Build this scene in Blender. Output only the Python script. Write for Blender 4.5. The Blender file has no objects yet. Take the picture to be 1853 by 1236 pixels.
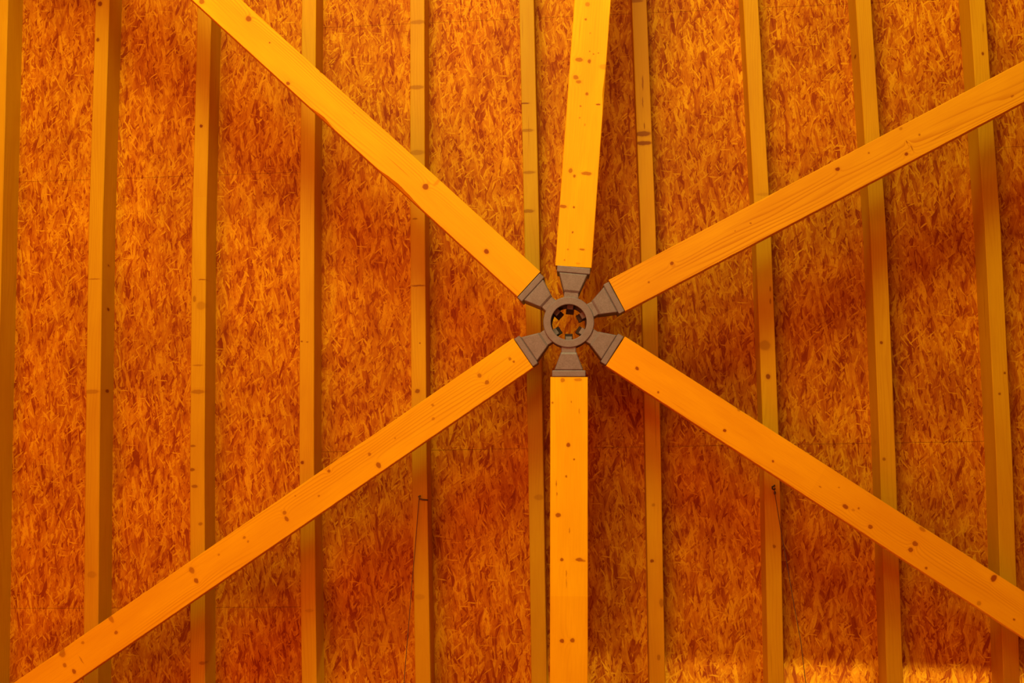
import bpy, bmesh, math, random
from mathutils import Vector, Matrix

random.seed(7)
C = bpy.context.scene.collection
S = bpy.context.scene

# ------------------------------------------------------------------ camera
W, H, F = 1853.0, 1236.0, 1920.0
CAM_Z = 1.6
UP = Vector((0.0536, 0.0430, 1.0)).normalized()      # world up, in camera axes (right, down, forward)
EX = (Vector((1.0, 0.0, 0.0)) - UP * UP.x).normalized()
EY = UP.cross(EX)


def to_world(v):                                      # camera axes -> world axes (direction)
    return Vector((EX.dot(v), EY.dot(v), UP.dot(v)))


CAM = Vector((0, 0, CAM_Z))
right, down, fwd = to_world(Vector((1, 0, 0))), to_world(Vector((0, 1, 0))), to_world(Vector((0, 0, 1)))
cd = bpy.data.cameras.new('camera')
cam = bpy.data.objects.new('camera', cd)
C.objects.link(cam)
cd.sensor_width = 36.0
cd.lens = 36.0 * F / W
cd.clip_start = 0.05
m = Matrix.Identity(4)
for i, a in enumerate((right, -down, -fwd)):
    for r in range(3):
        m[r][i] = a[r]
m.translation = CAM
cam.matrix_world = m
S.camera = cam

# ------------------------------------------------------------------ light, world, exposure
S.view_settings.view_transform = 'Standard'
S.view_settings.look = 'None'
S.view_settings.gamma = 1.0
S.view_settings.use_curve_mapping = False
S.view_settings.exposure = -0.24
S.cycles.use_denoising = True
S.cycles.max_bounces = 6

world = bpy.data.worlds.new('room_light')
S.world = world
world.use_nodes = True
world.node_tree.nodes['Background'].inputs[0].default_value = (1.0, 0.10, 0.02, 1)
world.node_tree.nodes['Background'].inputs[1].default_value = 0.40


def lamp(name, loc, power, color, radius, target=None, spot=None, blend=0.3):
    ld = bpy.data.lights.new(name, 'SPOT' if spot else 'POINT')
    ld.energy = power
    ld.color = color
    ld.shadow_soft_size = radius
    if spot:
        ld.spot_size = math.radians(spot)
        ld.spot_blend = blend
    o = bpy.data.objects.new(name, ld)
    C.objects.link(o)
    o.location = loc
    if target is not None:
        o.rotation_euler = (Vector(target) - Vector(loc)).to_track_quat('-Z', 'Y').to_euler()
    return o


WARM = (1.0, 0.86, 0.34)
def strip(name, loc, sx, sy, power, color):
    ld = bpy.data.lights.new(name, 'AREA')
    ld.shape = 'RECTANGLE'
    ld.size, ld.size_y = sx, sy
    ld.energy = power
    ld.color = color
    o = bpy.data.objects.new(name, ld)
    C.objects.link(o)
    o.location = loc
    o.rotation_euler = (math.pi, 0, 0)                # shines up at the ceiling
    return o


AMBER = (1.0, 0.15, 0.04)
strip('key_and_fill_area', (-3.4, -0.2, 0.4), 7.0, 6.0, 450, AMBER)  # added red fill, stands in for bounce off the floor
strip('key_and_fill_area', (-1.1, -6.5, 2.1), 3.2, 4.6, 850, WARM)
lamp('added_hub_lamp', (-0.5, -2.5, 0.9), 300, (1.0, 0.84, 0.30), 0.6)  # added out of view to brighten the hub and nearby beams

# ------------------------------------------------------------------ planes of the place
N_C = Vector((0.07529, 0.09366, 1.0)).normalized()    # the pitched ceiling, in camera axes
th = -0.01625
XC = Vector((math.cos(th), math.sin(th), 0.0))
XC = (XC - N_C * XC.dot(N_C)).normalized()
YC = N_C.cross(XC)
NW, XW, YW = to_world(N_C), to_world(XC), to_world(YC)
D_JOIST, JOIST_H = 5.82, 0.165
D_OSB = D_JOIST + JOIST_H
ROOF_O = CAM + NW * D_JOIST                           # origin of the roof frame, on the joist bottoms
ROOF = Matrix.Identity(4)
for i, a in enumerate((XW, YW, NW)):
    for r in range(3):
        ROOF[r][i] = a[r]
ROOF.translation = ROOF_O


def ray(px, py):
    return Vector(((px - W / 2) / F, (py - H / 2) / F, 1.0))


def on_roof(px, py, d=D_JOIST):                       # photo point -> roof-frame (x, y)
    r = ray(px, py)
    p = r * (d / r.dot(N_C))
    return p.dot(XC), p.dot(YC)


Z_B = 5.34                                            # beam undersides, above the camera


def on_level(px, py, h=Z_B):
    r = ray(px, py)
    w = to_world(r)
    return CAM + w * (h / w.z)


# ------------------------------------------------------------------ helpers
def obj(name, bm, mat, parent=None, smooth=False):
    me = bpy.data.meshes.new(name)
    bmesh.ops.recalc_face_normals(bm, faces=bm.faces)
    bm.to_mesh(me)
    bm.free()
    if smooth:
        for p in me.polygons:
            p.use_smooth = True
    if mat:
        me.materials.append(mat)
    o = bpy.data.objects.new(name, me)
    C.objects.link(o)
    if parent:
        o.parent = parent
    return o


def tag(o, label=None, cat=None, group=None, kind=None):
    if cat and not kind: kind = 'thing'
    if label: o['label'] = label
    if cat: o['category'] = cat
    if group: o['group'] = group
    if kind: o['kind'] = kind
    return o


def box(bm, x0, x1, y0, y1, z0, z1, mat=None):
    vs = [bm.verts.new(Vector(p) if mat is None else mat @ Vector(p)) for p in
          ((x0, y0, z0), (x1, y0, z0), (x1, y1, z0), (x0, y1, z0), (x0, y0, z1), (x1, y0, z1), (x1, y1, z1), (x0, y1, z1))]
    for f in ((0, 3, 2, 1), (4, 5, 6, 7), (0, 1, 5, 4), (1, 2, 6, 5), (2, 3, 7, 6), (3, 0, 4, 7)):
        bm.faces.new([vs[i] for i in f])


def prism(bm, outline, z0, z1, inset=0.0, iz=0.0):
    """closed plan outline between two levels, with a small chamfer on the lower edge"""
    c = sum((Vector(p) for p in outline), Vector((0, 0))) / len(outline)
    rings = []
    for z, k in ((z0, inset), (z0 + iz, 0), (z1, 0)) if inset else ((z0, 0), (z1, 0)):
        ring = []
        for p in outline:
            v = Vector(p)
            d = (v - c)
            if k:
                v = v - Vector((math.copysign(min(k, abs(d.x)), d.x), math.copysign(min(k, abs(d.y)), d.y)))
            ring.append(bm.verts.new((v.x, v.y, z)))
        rings.append(ring)
    n = len(outline)
    for a, b in zip(rings, rings[1:]):
        for i in range(n):
            bm.faces.new((a[i], a[(i + 1) % n], b[(i + 1) % n], b[i]))
    bm.faces.new(rings[0][::-1])
    bm.faces.new(rings[-1])


def tube(bm, pts, r, n=8):
    rings = []
    for i, p in enumerate(pts):
        a = pts[max(0, i - 1)]
        b = pts[min(len(pts) - 1, i + 1)]
        t = (b - a).normalized()
        u = t.cross(Vector((0.31, 0.17, 0.93))).normalized()
        v = t.cross(u)
        rings.append([bm.verts.new(p + (u * math.cos(k * 2 * math.pi / n) + v * math.sin(k * 2 * math.pi / n)) * r) for k in range(n)])
    for a, b in zip(rings, rings[1:]):
        for k in range(n):
            bm.faces.new((a[k], a[(k + 1) % n], b[(k + 1) % n], b[k]))
    bm.faces.new(rings[0])
    bm.faces.new(rings[-1][::-1])


def lathe(bm, prof, n=64):
    """closed profile (r, z) turned about z"""
    rings = [[bm.verts.new((r * math.cos(2 * math.pi * k / n), r * math.sin(2 * math.pi * k / n), z)) for k in range(n)] for r, z in prof]
    m_ = len(rings)
    for i in range(m_):
        a, b = rings[i], rings[(i + 1) % m_]
        for k in range(n):
            bm.faces.new((a[k], a[(k + 1) % n], b[(k + 1) % n], b[k]))


# ------------------------------------------------------------------ materials
class G:
    def __init__(s, name):
        s.m = bpy.data.materials.new(name)
        s.m.use_nodes = True
        s.t = s.m.node_tree
        s.n, s.l = s.t.nodes, s.t.links
        s.bsdf = s.n['Principled BSDF']

    def put(s, sock, v):
        if isinstance(v, bpy.types.NodeSocket):
            s.l.new(v, sock)
        elif v is not None:
            if isinstance(v, (tuple, list)) and len(v) == 3 and sock.type == 'RGBA':
                v = (*v, 1)
            sock.default_value = v

    def math(s, op, a, b=None, c=None, clamp=False):
        n = s.n.new('ShaderNodeMath'); n.operation = op; n.use_clamp = clamp
        for i, v in enumerate((a, b, c)):
            s.put(n.inputs[i], v)
        return n.outputs[0]

    def vm(s, op, a, b=None, sc=None):
        n = s.n.new('ShaderNodeVectorMath'); n.operation = op
        s.put(n.inputs[0], a); s.put(n.inputs[1], b)
        if sc is not None: s.put(n.inputs['Scale'], sc)
        return n.outputs['Value'] if op in ('LENGTH', 'DOT_PRODUCT', 'DISTANCE') else n.outputs[0]

    def mapping(s, v, rot=0.0, scale=(1, 1, 1), loc=(0, 0, 0)):
        n = s.n.new('ShaderNodeMapping')
        s.put(n.inputs['Vector'], v)
        n.inputs['Rotation'].default_value = (0, 0, rot)
        n.inputs['Scale'].default_value = scale
        n.inputs['Location'].default_value = loc
        return n.outputs[0]

    def noise(s, v, scale, detail=2, rough=0.5, dist=0.0, col=False, dim='3D'):
        n = s.n.new('ShaderNodeTexNoise'); n.noise_dimensions = dim
        s.put(n.inputs['Vector'], v)
        n.inputs['Scale'].default_value = scale
        n.inputs['Detail'].default_value = detail
        n.inputs['Roughness'].default_value = rough
        n.inputs['Distortion'].default_value = dist
        return n.outputs['Color'] if col else n.outputs[0]

    def voro(s, v, scale=1.0):
        n = s.n.new('ShaderNodeTexVoronoi'); n.voronoi_dimensions = '2D'
        s.put(n.inputs['Vector'], v)
        n.inputs['Scale'].default_value = scale
        sep = s.n.new('ShaderNodeSeparateColor')
        s.l.new(n.outputs['Color'], sep.inputs[0])
        return sep.outputs[0], sep.outputs[1], sep.outputs[2], n.outputs['Distance']

    def step(s, v, a, b):                              # smoothstep a..b -> 0..1
        n = s.n.new('ShaderNodeMapRange'); n.interpolation_type = 'SMOOTHSTEP'
        s.put(n.inputs['Value'], v)
        n.inputs['From Min'].default_value = a; n.inputs['From Max'].default_value = b
        return n.outputs[0]

    def lin(s, v, a, b, c, d):
        n = s.n.new('ShaderNodeMapRange')
        s.put(n.inputs['Value'], v)
        for k, x in zip(('From Min', 'From Max', 'To Min', 'To Max'), (a, b, c, d)):
            n.inputs[k].default_value = x
        return n.outputs[0]

    def ramp(s, v, stops, interp='LINEAR'):
        n = s.n.new('ShaderNodeValToRGB'); n.color_ramp.interpolation = interp
        el = n.color_ramp.elements
        el[0].position, el[0].color = stops[0][0], (*stops[0][1], 1)
        el[1].position, el[1].color = stops[-1][0], (*stops[-1][1], 1)
        for p, c in stops[1:-1]:
            e = el.new(p); e.color = (*c, 1)
        s.put(n.inputs[0], v)
        return n.outputs[0]

    def mix(s, f, a, b, mode='MIX'):
        n = s.n.new('ShaderNodeMix'); n.data_type = 'RGBA'; n.blend_type = mode
        s.put(n.inputs[0], f); s.put(n.inputs[6], a); s.put(n.inputs[7], b)
        return n.outputs[2]

    def coord(s):
        return s.n.new('ShaderNodeTexCoord').outputs['Object']

    def bump(s, h, strength, dist):
        n = s.n.new('ShaderNodeBump')
        n.inputs['Strength'].default_value = strength
        n.inputs['Distance'].default_value = dist
        s.put(n.inputs['Height'], h)
        s.l.new(n.outputs[0], s.bsdf.inputs['Normal'])


def osb_material():
    g = G('oriented_strand_board')
    P = g.coord()
    warp = g.vm('SUBTRACT', g.noise(P, 9.0, 2, 0.5, col=True), (0.5, 0.5, 0.5))
    P1 = g.vm('ADD', P, g.vm('SCALE', warp, sc=0.020))
    warp2 = g.vm('SUBTRACT', g.noise(P, 60.0, 1, 0.5, col=True), (0.5, 0.5, 0.5))
    P1 = g.vm('ADD', P1, g.vm('SCALE', warp2, sc=0.003))
    # strands, one layer over the other: angle, width, length, share of cells that carry a strand
    layers = [(0.02, 0.015, 0.070, -1.0, 0), (-0.26, 0.013, 0.060, 0.35, 0), (0.30, 0.012, 0.065, 0.45, 0),
              (-0.10, 0.010, 0.055, 0.40, 0), (0.70, 0.011, 0.045, 0.74, 0), (-0.75, 0.010, 0.050, 0.70, 0),
              (0.12, 0.009, 0.045, 0.62, 0), (-0.30, 0.018, 0.095, 0.80, 0), (0.16, 0.017, 0.100, 0.82, 0), (0.55, 0.007, 0.055, 0.965, 0.35), (-0.95, 0.006, 0.050, 0.968, 0.35),
              (1.45, 0.006, 0.045, 0.982, 0.3)]
    blot = g.math('MULTIPLY', g.math('SUBTRACT', g.noise(g.vm('MULTIPLY', P, (14, 7, 1)), 1.0, 3, 0.6, dim='2D'), 0.5), 1.1)
    col = hgt = None
    for i, (a, w, l, t, lift) in enumerate(layers):
        v = g.mapping(P1, a, (1, 1, 1), (0.37 * i, 0.71 * i, 0))
        v = g.vm('MULTIPLY', v, (1.0 / w, 1.0 / l, 0.0))
        r, gg, b, d = g.voro(v)
        fine = g.noise(g.vm('MULTIPLY', v, (2.6, 0.9, 1)), 1.0, 3, 0.65, dim='2D')
        tone = g.math('ADD', g.math('ADD', gg, lift) if lift else gg, g.math('MULTIPLY', g.math('SUBTRACT', fine, 0.5), 1.1))
        tone = g.math('ADD', tone, blot)
        c = g.ramp(tone, [(0.0, (0.26, 0.042, 0.001)), (0.2, (0.39, 0.095, 0.001)), (0.5, (0.49, 0.160, 0.001)),
                          (0.8, (0.565, 0.225, 0.002)), (1.0, (0.66, 0.32, 0.004))])
        if col is None:
            col, hgt = c, r
        else:
            k = g.step(r, t - 0.015, t + 0.015)
            col = g.mix(k, col, c)
            hgt = g.mix(k, hgt, r)
    # dark gaps and specks between the strands
    sp = g.noise(g.vm('MULTIPLY', P1, (110, 45, 0)), 1.0, 3, 0.7, dim='2D')
    col = g.mix(g.math('MULTIPLY', g.step(sp, 0.54, 0.76), 0.55), col, (0.22, 0.028, 0.001))
    big = g.noise(P, 1.7, 3, 0.6)
    col = g.mix(g.step(big, 0.38, 0.66), col, g.mix(1.0, col, (0.80, 0.74, 0.7), 'MULTIPLY'))
    g.put(g.bsdf.inputs['Base Color'], col)
    g.bsdf.inputs['Roughness'].default_value = 0.62
    g.bsdf.inputs['Specular IOR Level'].default_value = 0.08
    g.bump(hgt, 0.12, 0.003)
    return g.m


KNOT_GROUP = None


def knot_group():
    """distance field of one knot: 0 outside, 1 inside"""
    global KNOT_GROUP
    if KNOT_GROUP: return KNOT_GROUP
    t = bpy.data.node_groups.new('knot', 'ShaderNodeTree')
    for n_, k in (('Vector', 'NodeSocketVector'), ('Center', 'NodeSocketVector'), ('Inverse', 'NodeSocketVector')):
        t.interface.new_socket(n_, in_out='INPUT', socket_type=k)
    t.interface.new_socket('Distance', in_out='OUTPUT', socket_type='NodeSocketFloat')
    gi, go = t.nodes.new('NodeGroupInput'), t.nodes.new('NodeGroupOutput')
    a = t.nodes.new('ShaderNodeVectorMath'); a.operation = 'SUBTRACT'
    b = t.nodes.new('ShaderNodeVectorMath'); b.operation = 'MULTIPLY'
    c = t.nodes.new('ShaderNodeVectorMath'); c.operation = 'LENGTH'
    t.links.new(gi.outputs[0], a.inputs[0]); t.links.new(gi.outputs[1], a.inputs[1])
    t.links.new(a.outputs[0], b.inputs[0]); t.links.new(gi.outputs[2], b.inputs[1])
    t.links.new(b.outputs[0], c.inputs[0]); t.links.new(c.outputs['Value'], go.inputs[0])
    KNOT_GROUP = t
    return t


def wood_material(name, tone, knots, segs=(), seed=0.0, lines=0.5, stray=0.0, half=0.1):
    """softwood with its grain along local x; knots = (x, y, rx, ry, darkness); segs = (x, r, g, b) from x on"""
    g = G(name)
    P = g.coord()
    Q = g.vm('ADD', P, (seed * 3.1, seed * 1.7, seed * 2.3))
    wob = g.vm('SUBTRACT', g.noise(Q, 55.0, 2, 0.6, col=True), (0.5, 0.5, 0.5))
    PK = g.vm('ADD', P, g.vm('SCALE', wob, sc=0.008))
    # the grain flows round each knot
    flow = None
    dk = []
    for (kx, ky, kz, rx, ry, rz, dark) in knots:
        n = g.n.new('ShaderNodeGroup'); n.node_tree = knot_group()
        g.put(n.inputs[0], PK)
        n.inputs[1].default_value = (kx, ky, kz)
        n.inputs[2].default_value = (1 / rx, 1 / ry, 1 / rz)
        dk.append((n.outputs[0], dark))
        if dark > 0.55 and ry > 0.008:
            near = g.math('DIVIDE', 1.0, g.math('ADD', 1.0, g.math('MULTIPLY', n.outputs[0], n.outputs[0])))
            near = g.math('MULTIPLY', near, 0.05)
            flow = near if flow is None else g.math('ADD', flow, near)
    base = g.vm('MULTIPLY', Q, (0.9, 1.0, 1.0))
    slow = g.noise(g.vm('MULTIPLY', Q, (0.7, 5.0, 5.0)), 1.0, 2, 0.5)
    sx = g.n.new('ShaderNodeSeparateXYZ'); g.put(sx.inputs[0], Q)
    ring = g.math('ADD', g.math('ADD', sx.outputs[1], g.math('MULTIPLY', sx.outputs[2], 0.8)), g.math('MULTIPLY', slow, 0.16))
    if flow is not None:
        ring = g.math('ADD', ring, flow)
    ring = g.math('FRACT', g.math('MULTIPLY', ring, 62.0))
    ringm = g.math('MULTIPLY', g.step(ring, 0.45, 0.98), g.step(g.noise(g.vm('MULTIPLY', Q, (0.8, 9, 9)), 1.0, 1), 0.42, 0.62))
    fib = g.noise(g.vm('MULTIPLY', Q, (7.0, 230.0, 230.0)), 1.0, 3, 0.6)
    patch = g.noise(g.vm('MULTIPLY', Q, (1.6, 6.0, 6.0)), 1.0, 3, 0.6)
    col = g.mix(g.step(patch, 0.30, 0.72), tone, tuple(c * k for c, k in zip(tone, (0.90, 0.82, 0.8))))
    col = g.mix(g.math('MULTIPLY', g.step(fib, 0.42, 0.80), 0.40), col, tuple(c * k for c, k in zip(tone, (0.80, 0.62, 0.5))))
    col = g.mix(g.math('MULTIPLY', ringm, 0.8 * lines), col, tuple(c * k for c, k in zip(tone, (0.70, 0.50, 0.4))))
    # thin cracks and pitch streaks
    crk = g.noise(g.vm('MULTIPLY', Q, (2.4, 85.0, 85.0)), 1.0, 1, 0.4)
    col = g.mix(g.math('MULTIPLY', g.step(crk, 0.735, 0.80), 0.55), col, tuple(c * k for c, k in zip(tone, (0.5, 0.28, 0.2))))
    if stray:
        n = g.n.new('ShaderNodeTexVoronoi'); n.voronoi_dimensions = '3D'
        g.put(n.inputs['Vector'], g.vm('MULTIPLY', g.vm('ADD', Q, g.vm('SCALE', wob, sc=0.01)), (3.0, 7.0, 7.0)))
        n.inputs['Scale'].default_value = 1.0
        k = g.step(n.outputs['Distance'], stray, stray * 0.55)
        col = g.mix(g.math('MULTIPLY', k, 0.75), col, tuple(c * q for c, q in zip(tone, (0.28, 0.13, 0.1))))
    if segs:
        x = g.n.new('ShaderNodeSeparateXYZ'); g.put(x.inputs[0], P)
        for (sx_, r_, g_, b_) in segs:
            wv = g.math('MULTIPLY', g.math('PINGPONG', x.outputs[1], 0.006), 0.9)
            f = g.math('GREATER_THAN', g.math('ADD', x.outputs[0], wv), sx_)
            col = g.mix(f, col, g.mix(1.0, col, (r_, g_, b_), 'MULTIPLY'))
    for d, dark in dk:
        halo = g.math('MULTIPLY', g.step(d, 2.3, 0.9), 0.30 * dark)
        col = g.mix(halo, col, tuple(c * k for c, k in zip(tone, (0.75, 0.52, 0.4))))
        core = g.math('MULTIPLY', g.step(d, 1.25, 0.75), dark)
        col = g.mix(core, col, tuple(c * k for c, k in zip(tone, (0.30, 0.085, 0.5))))
    g.put(g.bsdf.inputs['Base Color'], col)
    g.bsdf.inputs['Roughness'].default_value = 0.55
    g.bsdf.inputs['Specular IOR Level'].default_value = 0.12
    g.bump(g.math('ADD', fib, g.math('MULTIPLY', ring, 0.2)), 0.12, 0.001)
    return g.m


def metal_material(name, tone, rough=0.5, grain=1.0):
    g = G(name)
    P = g.coord()
    n1 = g.noise(P, 260.0, 2, 0.6)
    n2 = g.noise(P, 24.0, 3, 0.6)
    c = g.mix(g.step(n1, 0.3, 0.75), tuple(t * (1 - 0.18 * grain) for t in tone), tuple(t * (1 + 0.16 * grain) for t in tone))
    c = g.mix(g.step(n2, 0.35, 0.75), c, g.mix(1.0, c, (0.86, 0.84, 0.82), 'MULTIPLY'))
    g.put(g.bsdf.inputs['Base Color'], c)
    g.bsdf.inputs['Metallic'].default_value = 0.15
    g.bsdf.inputs['Roughness'].default_value = rough
    g.bump(n1, 0.15, 0.001)
    return g.m


BEAM_TONE = (0.93, 0.47, 0.002)
JOIST_TONE = (0.56, 0.318, 0.003)
M_OSB = osb_material()
M_STEEL = metal_material('grey_cast_steel', (0.195, 0.18, 0.20), 0.5)
M_BLACK = metal_material('black_bolt_steel', (0.02, 0.018, 0.02), 0.5)
M_WIRE = metal_material('dark_wire', (0.10, 0.055, 0.035), 0.5)

# ------------------------------------------------------------------ the setting: the strand-board ceiling
X0, _ = on_roof(14.4, 0)
PITCH = 0.6253                                        # joist spacing
A0 = -0.58346 * D_JOIST
SHEET_L = 2.5
bm = bmesh.new()
xl, xr, yl, yr = -4.6, 4.9, -3.6, 3.6


def joist_x(k):                                       # roof-frame x of joist k's centre line
    return A0 + k * PITCH - 0.0415


box(bm, xl, xr, yl, yr, JOIST_H + 0.018, JOIST_H + 0.05)
_, yA = on_roof(300, 320, D_OSB)
_, yB = on_roof(810, 40, D_OSB)
for k0, ref in ((-3, yB), (-1, yA), (1, yA), (3, yB), (5, yB), (7, yB), (9, yA), (11, yB)):
    a, b = max(xl, joist_x(k0)), min(xr, joist_x(k0 + 2))
    if b <= a: continue
    y = ref - SHEET_L * math.ceil((ref - yl) / SHEET_L)
    while y < yr:
        p, q = max(yl, y), min(yr, y + SHEET_L)
        if q > p + 0.01:
            box(bm, a + 0.0005, b - 0.0005, p + 0.0007, q - 0.0007, JOIST_H, JOIST_H + 0.018)
        y += SHEET_L
ceil_o = obj('ceiling', bm, M_OSB)
ceil_o.matrix_world = ROOF
tag(ceil_o, 'orange oriented strand board ceiling with chips running up and down', 'ceiling', kind='structure')

g = G('dark_concrete')
P = g.coord()
g.put(g.bsdf.inputs['Base Color'], g.mix(g.step(g.noise(P, 1.3, 4, 0.6), 0.3, 0.7), (0.30, 0.15, 0.08), (0.22, 0.11, 0.06)))
g.bsdf.inputs['Roughness'].default_value = 0.7
bm = bmesh.new()
box(bm, -8, 8, -9.5, 8, -0.1, 0.0)
tag(obj('floor', bm, g.m), 'plain concrete floor far below the ceiling', 'floor', kind='structure')

# ------------------------------------------------------------------ joists
EDGE = {                                              # right-hand edge of each underside at y = 0, 412, 824, 1236
    -1: None, 0: (14.4, 4, -6, -12), 1: (198, 185.5, 180, 177), 2: (383, 373, 370, 371), 3: (572, 568.5, 568, 573),
    4: (768, 769, 772, 779), 5: (966, 975.6, 983, 989.7), 6: (1170, 1186.5, 1196, 1203.8), 7: (1372, 1395, 1410.5, 1419),
    8: (1576, 1603.7, 1621, 1634.5), 9: (1782.6, 1811, 1832, 1846), 10: None}
JLABEL = {
    -1: 'pale joist under the strand board, hidden beyond the far left joist',
    0: 'ceiling joist cut by the left edge of the view, leftmost of the row',
    1: 'pale ceiling joist with two round knots near its top, second from the left',
    2: 'ceiling joist meeting the upper left beam near the top edge, third from the left',
    3: 'plain ceiling joist crossed by both left beams, fourth from the left',
    4: 'ceiling joist left of the hub with a bent nail and thin wire hanging from it',
    5: 'ceiling joist passing just behind the left side of the grey hub',
    6: 'ceiling joist right of the hub with two brown bands near its top',
    7: 'ceiling joist with a dark hook and wire just below the lower right beam',
    8: 'ceiling joist with dark left flank, second from the right edge of the view',
    9: 'rightmost ceiling joist, near the right edge of the view',
    10: 'pale joist under the strand board, hidden beyond the far right joist'}
JKNOT = {                                             # photo x, y, half-length px (along), half-width px (across), darkness
    1: [(181, 7, 5, 4.5, .9), (177, 72, 4, 3, .9), (170, 505, 1.2, 12, .5), (166, 709, 4, 14, .35), (166, 1040, 6, 9, .25)],
    2: [(364, 228, 3, 3, .95), (366, 506, 1.2, 7, .6), (352, 541, 6, 3, .5), (364, 553, 8, 9, .3), (358, 661, 1.6, 10, .4), (358, 709, 4, 13, .45),
        (349, 807, 2, 5, .6), (348, 850, 3, 5, .7), (352, 880, 3, 6, .6), (363, 948, 3, 4, .5), (366, 1200, 3, 6, .5)],
    3: [(547, 837, 3.4, 3.4, .9), (546, 618, 1.5, 2, .7), (556, 619, 1.5, 2, .6), (560, 1105, 3, 8, .25)],
    4: [(756, 40, 4, 15, .40), (754, 158, 4, 14, .45), (755, 276, 5, 14, .35), (757, 517, 1.6, 14, .7), (751, 396, 1.5, 5, .6), (760, 621, 1.4, 1.4, .8),
        (755.5, 708, 4, 4.5, .75), (760, 1080, 5, 9, .2)],
    5: [(950, 187, 1.4, 8, .8), (954, 236, 3, 12, .45), (957, 312, 3, 12, .45), (956, 382, 3.4, 11, .55), (938, 352, 1.8, 3, .5), (975, 900, 5, 9, .3)],
    6: [(1163, 242, 5, 15, .75), (1165, 259, 4, 15, .8), (1150, 2, 3, 14, .6), (1163, 150, 14, 1.6, .6), (1163, 185, 10, 1, .6), (1166, 228, 6, 1, .7),
        (1180, 1015, 3, 3.4, .8), (1197, 1091, 8, 4, .45), (1192, 1190, 5, 3, .45), (1182, 914, 3, 3, .4)],
    7: [(1390, 681.5, 5, 4, .85), (1394, 523, 5, 1.4, .6), (1394, 545, 5, 1.4, .6), (1384, 625, 9, 10, .40), (1401, 989, 3.2, 2.6, .65), (1381, 352, 3, 12, .2)],
    8: [(1595, 620, 3, 2.6, .8), (1600, 831, 3, 2.6, .6)],
    9: [(1778.5, 97, 3, 2.4, .85), (1779, 50, 9, 1.2, .4), (1818, 675, 2.4, 2.2, .8), (1809, 713, 2.4, 2, .7)],
}
JSIDE = {1: [(196, 481, 4, .8), (189.5, 560, 4, .9), (183, 708, 4, .9)], 2: [(380, 658, 4, .9)],
         8: [(1541, 103, 4, .9), (1587, 800, 5, .9), (1600, 1049, 8, .8)], 9: [(1750, 37, 4.5, .95), (1788, 636, 6, .9), (1802, 909, 5, .9)]}
JTONE = {0: (1.0, .98, 1), 1: (1.0, 1.0, 1.0), 2: (1.0, 1.0, 1.0), 3: (1.02, .98, .8), 4: (1.0, 1.0, 1.0), 5: (.88, .98, 1.5), 6: (.95, .86, .9),
         7: (1.0, .98, .9), 8: (.98, .96, .9), 9: (.97, .96, .9)}
y_top, y_bot = on_roof(926, 0)[1], on_roof(926, 1236)[1]
HALF_W = 0.0415
joist_objs = {}
for k, xs in EDGE.items():
    cx = joist_x(k)
    if xs is None:
        pts = [(cx, -3.4), (cx, 3.4)]
    else:
        pts = [on_roof(x, y) for x, y in zip(xs, (0, 412, 824, 1236))]
        pts = [(x - HALF_W, y) for x, y in pts]
        # smooth bow through the four points, straight on past the frame
        s0 = (pts[1][0] - pts[0][0]) / (pts[1][1] - pts[0][1])
        s1 = (pts[3][0] - pts[2][0]) / (pts[3][1] - pts[2][1])
        pts = [(pts[0][0] + s0 * (-3.4 - pts[0][1]), -3.4)] + pts + [(pts[3][0] + s1 * (3.4 - pts[3][1]), 3.4)]
    bm = bmesh.new()
    rings = []
    fine = []
    for (xa, ya), (xb, yb) in zip(pts, pts[1:]):
        n = max(1, int((yb - ya) / 0.12))
        fine += [(xa + (xb - xa) * i / n, ya + (yb - ya) * i / n) for i in range(n)]
    fine.append(pts[-1])
    rnd = random.Random(100 + k)
    for i, (x, y) in enumerate(fine):
        x -= cx
        c = 0.0025 + 0.0012 * rnd.random()
        sec = [(-HALF_W, JOIST_H), (-HALF_W, c), (-HALF_W + c, 0.0), (HALF_W - c, 0.0), (HALF_W, c), (HALF_W, JOIST_H)]
        rings.append([bm.verts.new((y, -(x + u), w)) for u, w in sec])
    for a, b in zip(rings, rings[1:]):
        for i in range(6):
            bm.faces.new((a[i], a[(i + 1) % 6], b[(i + 1) % 6], b[i]))
    bm.faces.new(rings[0]); bm.faces.new(rings[-1])
    kn = []
    for (px, py, rl, rc, dk) in JKNOT.get(k, []):
        x, y = on_roof(px, py)
        kn.append((y, -(x - cx), 0.0, rl * 5.7 / F, rc * 5.7 / F, 0.08, dk))
    for (px, py, rl, dk) in JSIDE.get(k, []):         # knots on the flank that can be seen
        x, y = on_roof(px, py, D_JOIST + 0.085)
        kn.append((y, HALF_W if x < cx else -HALF_W, 0.085, rl * 5.0 / F, 0.006, 0.022, dk))
    tn = JTONE.get(k, (1, 1, 1))
    segs = {4: [(on_roof(0, 517)[1], 1.0, .99, .95)], 1: [(on_roof(0, 709)[1], .97, .93, .9)], 2: [(on_roof(0, 370)[1], 1.02, 1.06, 1.0), (on_roof(0, 709)[1], .98, .95, .9)],
            7: [(on_roof(1380, 352)[1], 1.02, 1.05, 1.0), (on_roof(1390, 636)[1], 1.03, 1.04, 1.0)], 6: [(on_roof(1165, 250)[1], 1.05, 1.08, 1.0)],
            8: [(on_roof(1600, 900)[1], .97, .94, .9)]}.get(k, ())
    mat = wood_material('joist_softwood', tuple(a * b for a, b in zip(JOIST_TONE, tn)), kn, segs, seed=k * 1.37 + 5, lines=0.35, half=JOIST_H / 2)
    o = obj('timber_joist', bm, mat)
    o.matrix_world = ROOF @ Matrix(((0, -1, 0, cx), (1, 0, 0, 0), (0, 0, 1, 0), (0, 0, 0, 1)))
    tag(o, JLABEL[k], 'joist', 'ceiling joists under the strand board')
    joist_objs[k] = o

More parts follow.
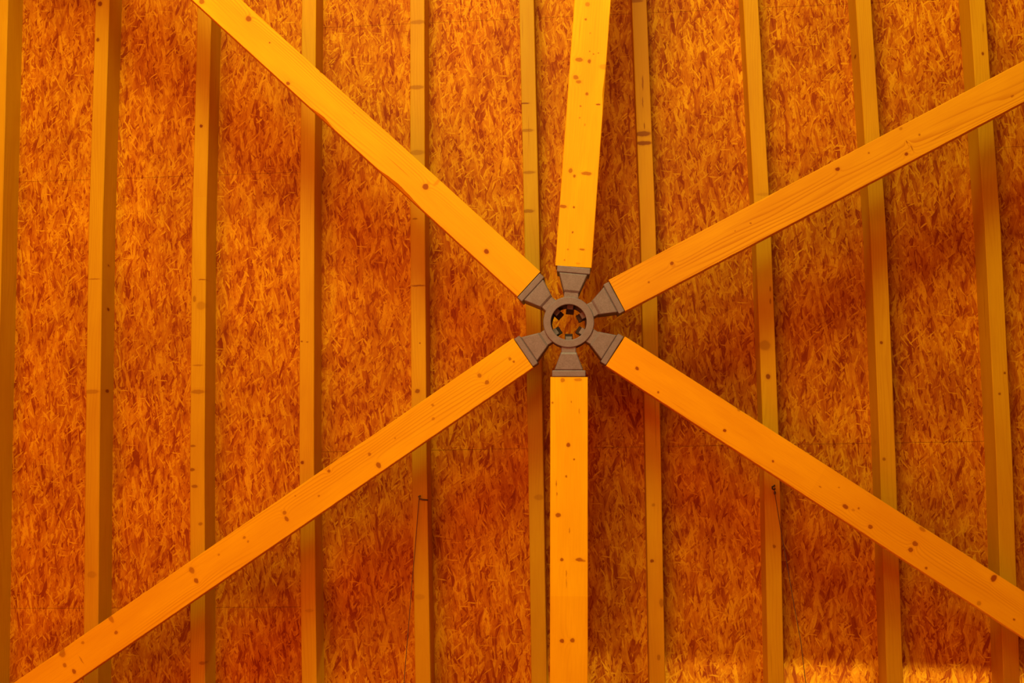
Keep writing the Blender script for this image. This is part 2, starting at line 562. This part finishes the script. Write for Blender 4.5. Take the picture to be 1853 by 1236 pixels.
# ------------------------------------------------------------------ the six beams
BEAM_H = 0.20
BEAMS = {
    'ul': dict(a=(956.8, 514.0), b=(392, 0), w=(62.0, 62.5), label='long beam running from the hub to the upper left, with a big knot midway',
               knots=[(450, 34, 5.5, 5, .8), (365, 3, 5, 5, .7), (521, 151, 4, 3.4, .85), (581, 129, 3.4, 3, .7), (488, 77, 1.6, 1.4, .8), (770, 338, 5.5, 5.5, .85),
                      (791, 330, 3, 9, .3), (880, 455, 5, 4.2, .9), (583, 243, 1.5, 1.4, .6), (603, 250, 4, 3, .6), (640, 205, 1.2, 1.2, .5)],
               wane=((705, 330, .010, .10), (735, 352, .012, .12), (583, 213, .008, .10)), lines=.9),
    'uv': dict(a=(1037.8, 482.4), b=(1072.5, 0), w=(66.0, 66.6), label='bright beam running straight up from the top of the hub, full of small knots',
               knots=[(1063, 8, 4, 4, .5), (1060, 35, 2, 2, .7), (1068, 60, 1.6, 1.5, .4), (1067, 93, 1.4, 1.4, .7), (1074, 98, 1.4, 1.4, .6), (1083, 96, 1.2, 1.2, .7),
                      (1048, 108, 4, 7, .65), (1066.5, 111, 3.6, 3, .75), (1095, 121, 5, 11, .28), (1042, 140, 4, 5, .65), (1047, 148, 3, 5, .6), (1062, 170, 2.8, 2.8, .7),
                      (1082.5, 189, 1.8, 4.5, .8), (1050.5, 192, 1.8, 1.8, .6), (1049, 213, 1.6, 1.2, .5), (1058, 226, 2.4, 1.6, .4), (1032.4, 309, 4.5, 3.6, .65), (1039.6, 318.6, 3, 2.4, .75),
                      (1061, 314, 3.4, 9.5, .65), (1019, 373.6, 3, 6.5, .7), (1038.5, 374.8, 2, 1.8, .75), (1036.4, 420.5, 2, 1.8, .75), (1027.5, 451.6, 1.8, 1.6, .5),
                      (1053, 451.6, 2, 4.8, .65), (1022, 471, 1.6, 1.5, .5), (1046, 477, 1.6, 4, .3)],
               wane=((1092, 160, .006, .12),), lines=.25, segs=(((1060, 300), 1, .99, 1),)),
    'ur': dict(a=(1116.5, 535.0), b=(1853, 147.2), w=(64.5, 65.2), label='beam running from the hub to the upper right edge, redder at its far end',
               knots=[(1216, 476.6, 3.4, 3.2, .8), (1174, 511, 1.8, 1.6, .6), (1515.7, 306, 4.5, 3.4, .95), (1640, 279, 3.8, 3.2, .9), (1572, 277, 2, 1.8, .6), (1630, 233, 3, 2.4, .4),
                      (1663.6, 243.6, 2, 1.8, .6), (1641, 257, 1.2, 3, .7), (1650, 268, 1.2, 5, .6), (1832, 174, 3, 2, .55), (1358, 404, 1.6, 1.6, .6), (1330, 418, 1.2, 1.2, .5)],
               wane=((1380, 352, .004, .1),), lines=1.0),
    'lr': dict(a=(1113.8, 635.5), b=(1853, 1112.5), w=(63.5, 68.5), label='beam running from the hub to the lower right corner, above the hooked wire',
               knots=[(1153, 667, 3.6, 3, .85), (1191, 710, 2, 2, .8), (1338, 741, 3, 4, .5), (1311.6, 779, 3, 2.6, .9), (1398.6, 834.7, 2.4, 2, .8), (1530, 917, 5.5, 3.6, .85),
                      (1554, 920, 1.8, 1.8, .7), (1544, 923, 3, 2, .35), (1484, 881, 2.4, 1.4, .5), (1518, 882, 1.4, 1.2, .5), (1575, 953.5, 4.2, 3.6, .8), (1656, 984, 5, 4.2, .75),
                      (1648, 995, 4, 4, .8), (1669, 958, 6, 3.4, .5), (1676, 1028, 2.4, 2, .8), (1798.4, 1046.5, 4.5, 6.5, .9), (1835, 1121, 2.4, 2, .8), (1771.6, 1092, 4, 4, .4)],
               wane=((1662, 952, .006, .10), (1338, 741, .005, .08)), lines=.7, segs=(((1480, 870), .97, .96, 1),)),
    'lv': dict(a=(1029.8, 682.3), b=(1029.5, 1236), w=(67.8, 67.8), label='brightest beam, running straight down from the bottom of the hub',
               knots=[(1018, 688, 4, 4, .55), (1046, 687, 3, 7, .45), (1028.5, 805, 4, 3.4, .85), (1039, 831.5, 1.8, 1.6, .8), (1024.5, 862, 2, 1.7, .7), (1006.5, 875, 5, .9, .6),
                      (1008, 894, 3, 1.2, .5), (1010, 932, 3.8, 4.8, .8), (1016.5, 1013, 3, 3, .8), (1048, 1013, 3.2, 6.5, .75), (1056, 1015, 1.8, 4, .5), (1025, 1038, 6, 1, .5),
                      (1017, 1160, 3.4, 3.8, .85), (1036, 1159, 3.8, 4, .8), (1000, 729, 2, 2, .6), (1034, 727, 2, 1.2, .5), (1030.5, 960, 5, .9, .5), (1048, 744, 5, 1, .4), (1025, 1055, 8, .8, .4)],
               wane=(), lines=.3, segs=(((1030, 1080), .965, .92, .9),)),
    'll': dict(a=(946.5, 638.8), b=(120, 1207.5), w=(64.6, 62.5), label='beam running from the hub to the lower left corner, with paired knots along it',
               knots=[(867.6, 679.6, 3.8, 4, .6), (881, 692, 4, 4, .65), (922.8, 649.5, 2.6, 2.6, .6), (929.5, 654.6, 2, 2, .7), (783, 733, 2.6, 2.4, .5), (784, 758, 3, 2.4, .45),
                      (715, 793, 1.8, 1.6, .5), (668.5, 822, 3, 2.8, .6), (685, 842, 4, 5.5, .75), (595, 852.5, 2.6, 3, .7), (535, 878, 2, 2, .5), (534, 897, 1.5, 1.5, .5), (577, 897.6, 2, 1.8, .5),
                      (515, 928, 3.6, 3.6, .6), (518.5, 939, 3.4, 5, .7), (442, 973, 2.8, 2.4, .55), (449, 980, 2.2, 2.2, .5), (396, 1004, 2, 2, .4), (347, 1032, 4.5, 6.5, .6), (355, 1051, 3.8, 5, .75),
                      (201, 1120, 4, 8, .5), (210, 1145, 3.2, 3.2, .65), (149.5, 1163, 3, 2.5, .5), (112, 1182, 6, 8, .55), (117, 1204, 3, 4, .6), (134, 1215, 3.4, 5, .75), (147, 1194, 1, 8, .45)],
               wane=((112, 1180, .010, .10),), lines=.8),
}
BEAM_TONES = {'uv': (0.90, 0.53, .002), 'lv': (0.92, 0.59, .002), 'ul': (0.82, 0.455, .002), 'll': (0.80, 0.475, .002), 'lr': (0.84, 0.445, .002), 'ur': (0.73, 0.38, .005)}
for key, b in BEAMS.items():
    a_w, b_w = on_level(*b['a']), on_level(*b['b'])
    d = (b_w - a_w); d.z = 0; d.normalize()
    length = (b_w - a_w).length + 1.6
    n = Vector((0, 0, 1)).cross(d)
    fr = Matrix(((d.x, n.x, 0, a_w.x), (d.y, n.y, 0, a_w.y), (0, 0, 1, a_w.z), (0, 0, 0, 1)))
    inv = fr.inverted()
    wscale = Z_B / F
    w0, w1 = b['w'][0] * wscale / 2, b['w'][1] * wscale / 2
    wane = []
    for (px, py, dep, ln) in b['wane']:
        p = inv @ on_level(px, py)
        wane.append((p.x, 1 if p.y > 0 else -1, dep, ln))
    bm = bmesh.new()
    rings = []
    rnd = random.Random(hash(len(b['label'])) % 97)
    N = int(length / 0.03)
    for i in range(N + 1):
        x = length * i / N
        hw = w0 + (w1 - w0) * min(1.0, x / max(0.1, length - 1.6))
        cs = []
        for sgn in (-1, 1):
            c = 0.0022 + 0.0012 * rnd.random()
            for (wx, ws, dep, ln) in wane:
                if ws == sgn:
                    c += dep * math.exp(-((x - wx) / (ln * 0.6)) ** 2) * (0.7 + 0.6 * rnd.random())
            cs.append(c)
        sec = [(-hw, BEAM_H), (-hw, cs[0] * 1.3), (-hw + cs[0], 0), (hw - cs[1], 0), (hw, cs[1] * 1.3), (hw, BEAM_H)]
        rings.append([bm.verts.new((x, u, z)) for u, z in sec])
    for p, q in zip(rings, rings[1:]):
        for i in range(6):
            bm.faces.new((p[i], p[(i + 1) % 6], q[(i + 1) % 6], q[i]))
    bm.faces.new(rings[0]); bm.faces.new(rings[-1])
    kn = []
    for (px, py, rl, rc, dk) in b['knots']:
        p = inv @ on_level(px, py)
        kn.append((p.x, p.y, 0.0, rl * wscale, rc * wscale, 0.09, dk))
    segs = [((inv @ on_level(*s[0])).x, *s[1:]) for s in b.get('segs', ())]
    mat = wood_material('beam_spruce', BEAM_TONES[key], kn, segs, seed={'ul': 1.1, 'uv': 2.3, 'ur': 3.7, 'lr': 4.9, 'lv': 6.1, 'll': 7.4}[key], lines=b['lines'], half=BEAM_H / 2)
    o = obj('timber_beam', bm, mat)
    o.matrix_world = fr
    tag(o, b['label'], 'beam', 'timber beams meeting at the hub')

# ------------------------------------------------------------------ the hub
hub_c = on_level(1029.1, 582.9)
hub = bpy.data.objects.new('steel_hub', None)
C.objects.link(hub)
hub.location = hub_c
tag(hub, 'grey cast steel hub ring with six flared arms holding the timber beams', 'hub')
hub.empty_display_size = 0.1
s = Z_B / F
R_O, R_I = 46.1 * s, 32.2 * s
HZ = 0.24
z0 = -0.004
prof = [(R_I + .002, z0), (R_O - .003, z0), (R_O, z0 + .003), (R_O, z0 + .030), (R_O - .012, z0 + .034), (R_O - .012, HZ - .034), (R_O, HZ - .030), (R_O, HZ),
        (R_I - .004, HZ), (R_I - .004, HZ - .016), (R_I + .011, HZ - .020), (R_I + .011, z0 + .034), (R_I, z0 + .030), (R_I, z0 + .002)]
bm = bmesh.new()
lathe(bm, prof, 96)
ring = obj('ring', bm, M_STEEL, hub)
for p in ring.data.polygons: p.use_smooth = False
arms = {'ul': (956.7, 516.6, 'ul'), 'uv': (1038.5, 483.2, 'uv'), 'ur': (1115.7, 536.5, 'ur'), 'lr': (1112.4, 635.1, 'lr'), 'lv': (1029.3, 681.5, 'lv'), 'll': (947.5, 638.4, 'll')}
for key, (px, py, bk) in arms.items():
    e = on_level(px, py) - hub_c
    L = e.length
    ang = math.atan2(e.y, e.x)
    rot = Matrix.Rotation(ang, 4, 'Z')
    hn, hf, hg = 13.6 * s, 25.6 * s, 30.4 * s         # neck, flare end, flange half widths
    xn, xf = 54.5 * s, L - 11.0 * s
    arm = None
    # flared body with a raised face, narrow neck and a thick flange against the timber
    bm = bmesh.new()
    def ringsec(x, h, zl, zh, c=0.004):
        return [bm.verts.new(rot @ Vector(p)) for p in ((x, -h, zh), (x, -h, zl + c), (x, -h + c, zl), (x, h - c, zl), (x, h, zl + c), (x, h, zh))]
    secs = [ringsec(xn, hn + .002, .004, HZ - .02), ringsec(xn + .010, hn + .005, -.002, HZ - .014), ringsec(xf - .006, hf, -.002, HZ - .010), ringsec(xf + .001, hf, .004, HZ - .010)]
    for p, q in zip(secs, secs[1:]):
        for i in range(6):
            bm.faces.new((p[i], p[(i + 1) % 6], q[(i + 1) % 6], q[i]))
    bm.faces.new(secs[0]); bm.faces.new(secs[-1])
    arm = obj('arm', bm, M_STEEL, hub)
    bm = bmesh.new()
    secs = [ringsec(R_O - .014, hn, .006, HZ - .03, .003), ringsec(xn + .002, hn - .001, .006, HZ - .03, .003)]
    for p, q in zip(secs, secs[1:]):
        for i in range(6):
            bm.faces.new((p[i], p[(i + 1) % 6], q[(i + 1) % 6], q[i]))
    bm.faces.new(secs[0]); bm.faces.new(secs[-1])
    obj('neck', bm, M_STEEL, arm)
    bm = bmesh.new()
    secs = [ringsec(xf - .001, hg - .003, -.001, HZ - .02, .003), ringsec(xf + .004, hg, -.004, HZ - .02, .003), ringsec(L - .002, hg, -.004, HZ - .02, .003), ringsec(L + .001, hg - .002, -.001, HZ - .02, .003)]
    for p, q in zip(secs, secs[1:]):
        for i in range(6):
            bm.faces.new((p[i], p[(i + 1) % 6], q[(i + 1) % 6], q[i]))
    bm.faces.new(secs[0]); bm.faces.new(secs[-1])
    obj('flange', bm, M_STEEL, arm)
    # lug and dark nut reaching into the ring
    bm = bmesh.new()
    box(bm, R_I - .020, R_I + .013, -.0165, .0165, .062, .125, rot)
    lug = obj('lug', bm, M_STEEL, hub)
    bmesh_ = bmesh.new()
    box(bmesh_, R_I - .038, R_I + .012, -.020, .020, .150, .205, rot)
    nut = obj('bolt_head', bmesh_, M_BLACK, hub)
    tag(nut, 'black bolt head inside the ring')
for o in list(hub.children) + [c for a in hub.children for c in a.children]:
    md = o.modifiers.new('bevel', 'BEVEL'); md.width = 0.0016; md.segments = 2; md.limit_method = 'ANGLE'; md.angle_limit = math.radians(40)

# ------------------------------------------------------------------ hooks and wires on two joists
def roof_pt(px, py, d):                                # photo point on the plane at distance d along the roof normal
    x, y = on_roof(px, py, d)
    return ROOF @ Vector((x, y, d - D_JOIST))


def wire(name, path, r, mat, label, cat, group=None, n=6):
    bm = bmesh.new()
    tube(bm, path, r, n)
    o = obj(name, bm, mat, smooth=True)
    tag(o, label, cat, group)
    return o


nail = wire('bent_nail', [roof_pt(774, 905, D_JOIST + .004), roof_pt(770, 904.6, D_JOIST - .008), roof_pt(764, 904.2, D_JOIST - .012), roof_pt(759, 902, D_JOIST - .014),
                          roof_pt(757.4, 898.5, D_JOIST - .014), roof_pt(761, 897.4, D_JOIST - .014)], .0042, M_WIRE,
            'short bent brown nail sticking out of the joist left of the hub', 'nail')
wire('hanging_wire', [roof_pt(758.5, 902, D_JOIST - .012), roof_pt(757.4, 912, D_JOIST - .02), roof_pt(754, 955, D_JOIST - .03), roof_pt(750.3, 1000, D_JOIST - .03),
                      roof_pt(746, 1050, D_JOIST - .035), roof_pt(742, 1100, D_JOIST - .04), roof_pt(737, 1160, D_JOIST - .045), roof_pt(731, 1236, D_JOIST - .05), roof_pt(722, 1330, D_JOIST - .06)],
     .0021, M_WIRE, 'thin wire running down from the bent nail on the joist left of the hub', 'wire')
hk = wire('ceiling_hook', [roof_pt(1401.5, 878, D_JOIST + .003), roof_pt(1401, 879.5, D_JOIST - .014), roof_pt(1397.4, 881, D_JOIST - .018), roof_pt(1397.6, 884.6, D_JOIST - .020),
                           roof_pt(1401, 886.3, D_JOIST - .020), roof_pt(1402.6, 884, D_JOIST - .018)], .0042, M_BLACK,
          'small black screw hook in the joist under the lower right beam', 'hook')
wire('hanging_wire', [roof_pt(1400.8, 885.6, D_JOIST - .020), roof_pt(1402, 893, D_JOIST - .022), roof_pt(1409, 935, D_JOIST - .03), roof_pt(1415, 972, D_JOIST - .03), roof_pt(1424, 1020, D_JOIST - .03),
                      roof_pt(1436, 1090, D_JOIST - .035), roof_pt(1449, 1160, D_JOIST - .04), roof_pt(1458, 1236, D_JOIST - .05), roof_pt(1468, 1320, D_JOIST - .06)],
     .0019, M_WIRE, 'thin wire running down from the black hook under the lower right beam', 'wire')
bm = bmesh.new()
p = roof_pt(1402, 892, D_JOIST - .022)
bmesh.ops.create_icosphere(bm, subdivisions=2, radius=.0075, matrix=Matrix.Translation(p) @ Matrix.Diagonal((.9, 1.3, .9, 1)))
kn_ = obj('wire_knot', bm, M_WIRE, smooth=True)
w_ = [o for o in bpy.data.objects if o.name.startswith('hanging_wire')][-1]
kn_.parent = w_

# ------------------------------------------------------------------ added trough light, unseen below the lower edge of the view
t = bpy.data.objects.new('added_trough_light', None)
C.objects.link(t)
t.location = (2.15, 3.2, 5.50)
tag(t, 'added grey trough light out of view, its tall side cutting the light to a strip', 'light')
bm = bmesh.new()
box(bm, -.75, .75, -.35, .20, -.02, 0.0)
box(bm, -.75, .75, -.362, -.350, -.02, 0.418)  # tall side shaped to cut the light to a strip on the ceiling
box(bm, -.75, .75, .200, .212, -.02, 0.30)
box(bm, -.762, -.75, -.362, .212, -.02, 0.30)
box(bm, .75, .762, -.362, .212, -.02, 0.30)
obj('cutoff_housing', bm, M_STEEL, t)
for sx in (-.6, .6):                                  # hanging rods up to the strand board
    top = (NW.dot(ROOF_O) + JOIST_H - NW.x * (t.location.x + sx) - NW.y * (t.location.y + .26)) / NW.z - t.location.z
    bm = bmesh.new()
    tube(bm, [Vector((sx, .206, .28)), Vector((sx, .26, .34)), Vector((sx, .26, top))], .006)
    obj('rod', bm, M_STEEL, t)
lo = strip('added_trough_glow', (0, 0, 0.012), 1.0, 0.016, 150, WARM)
lo.parent = t
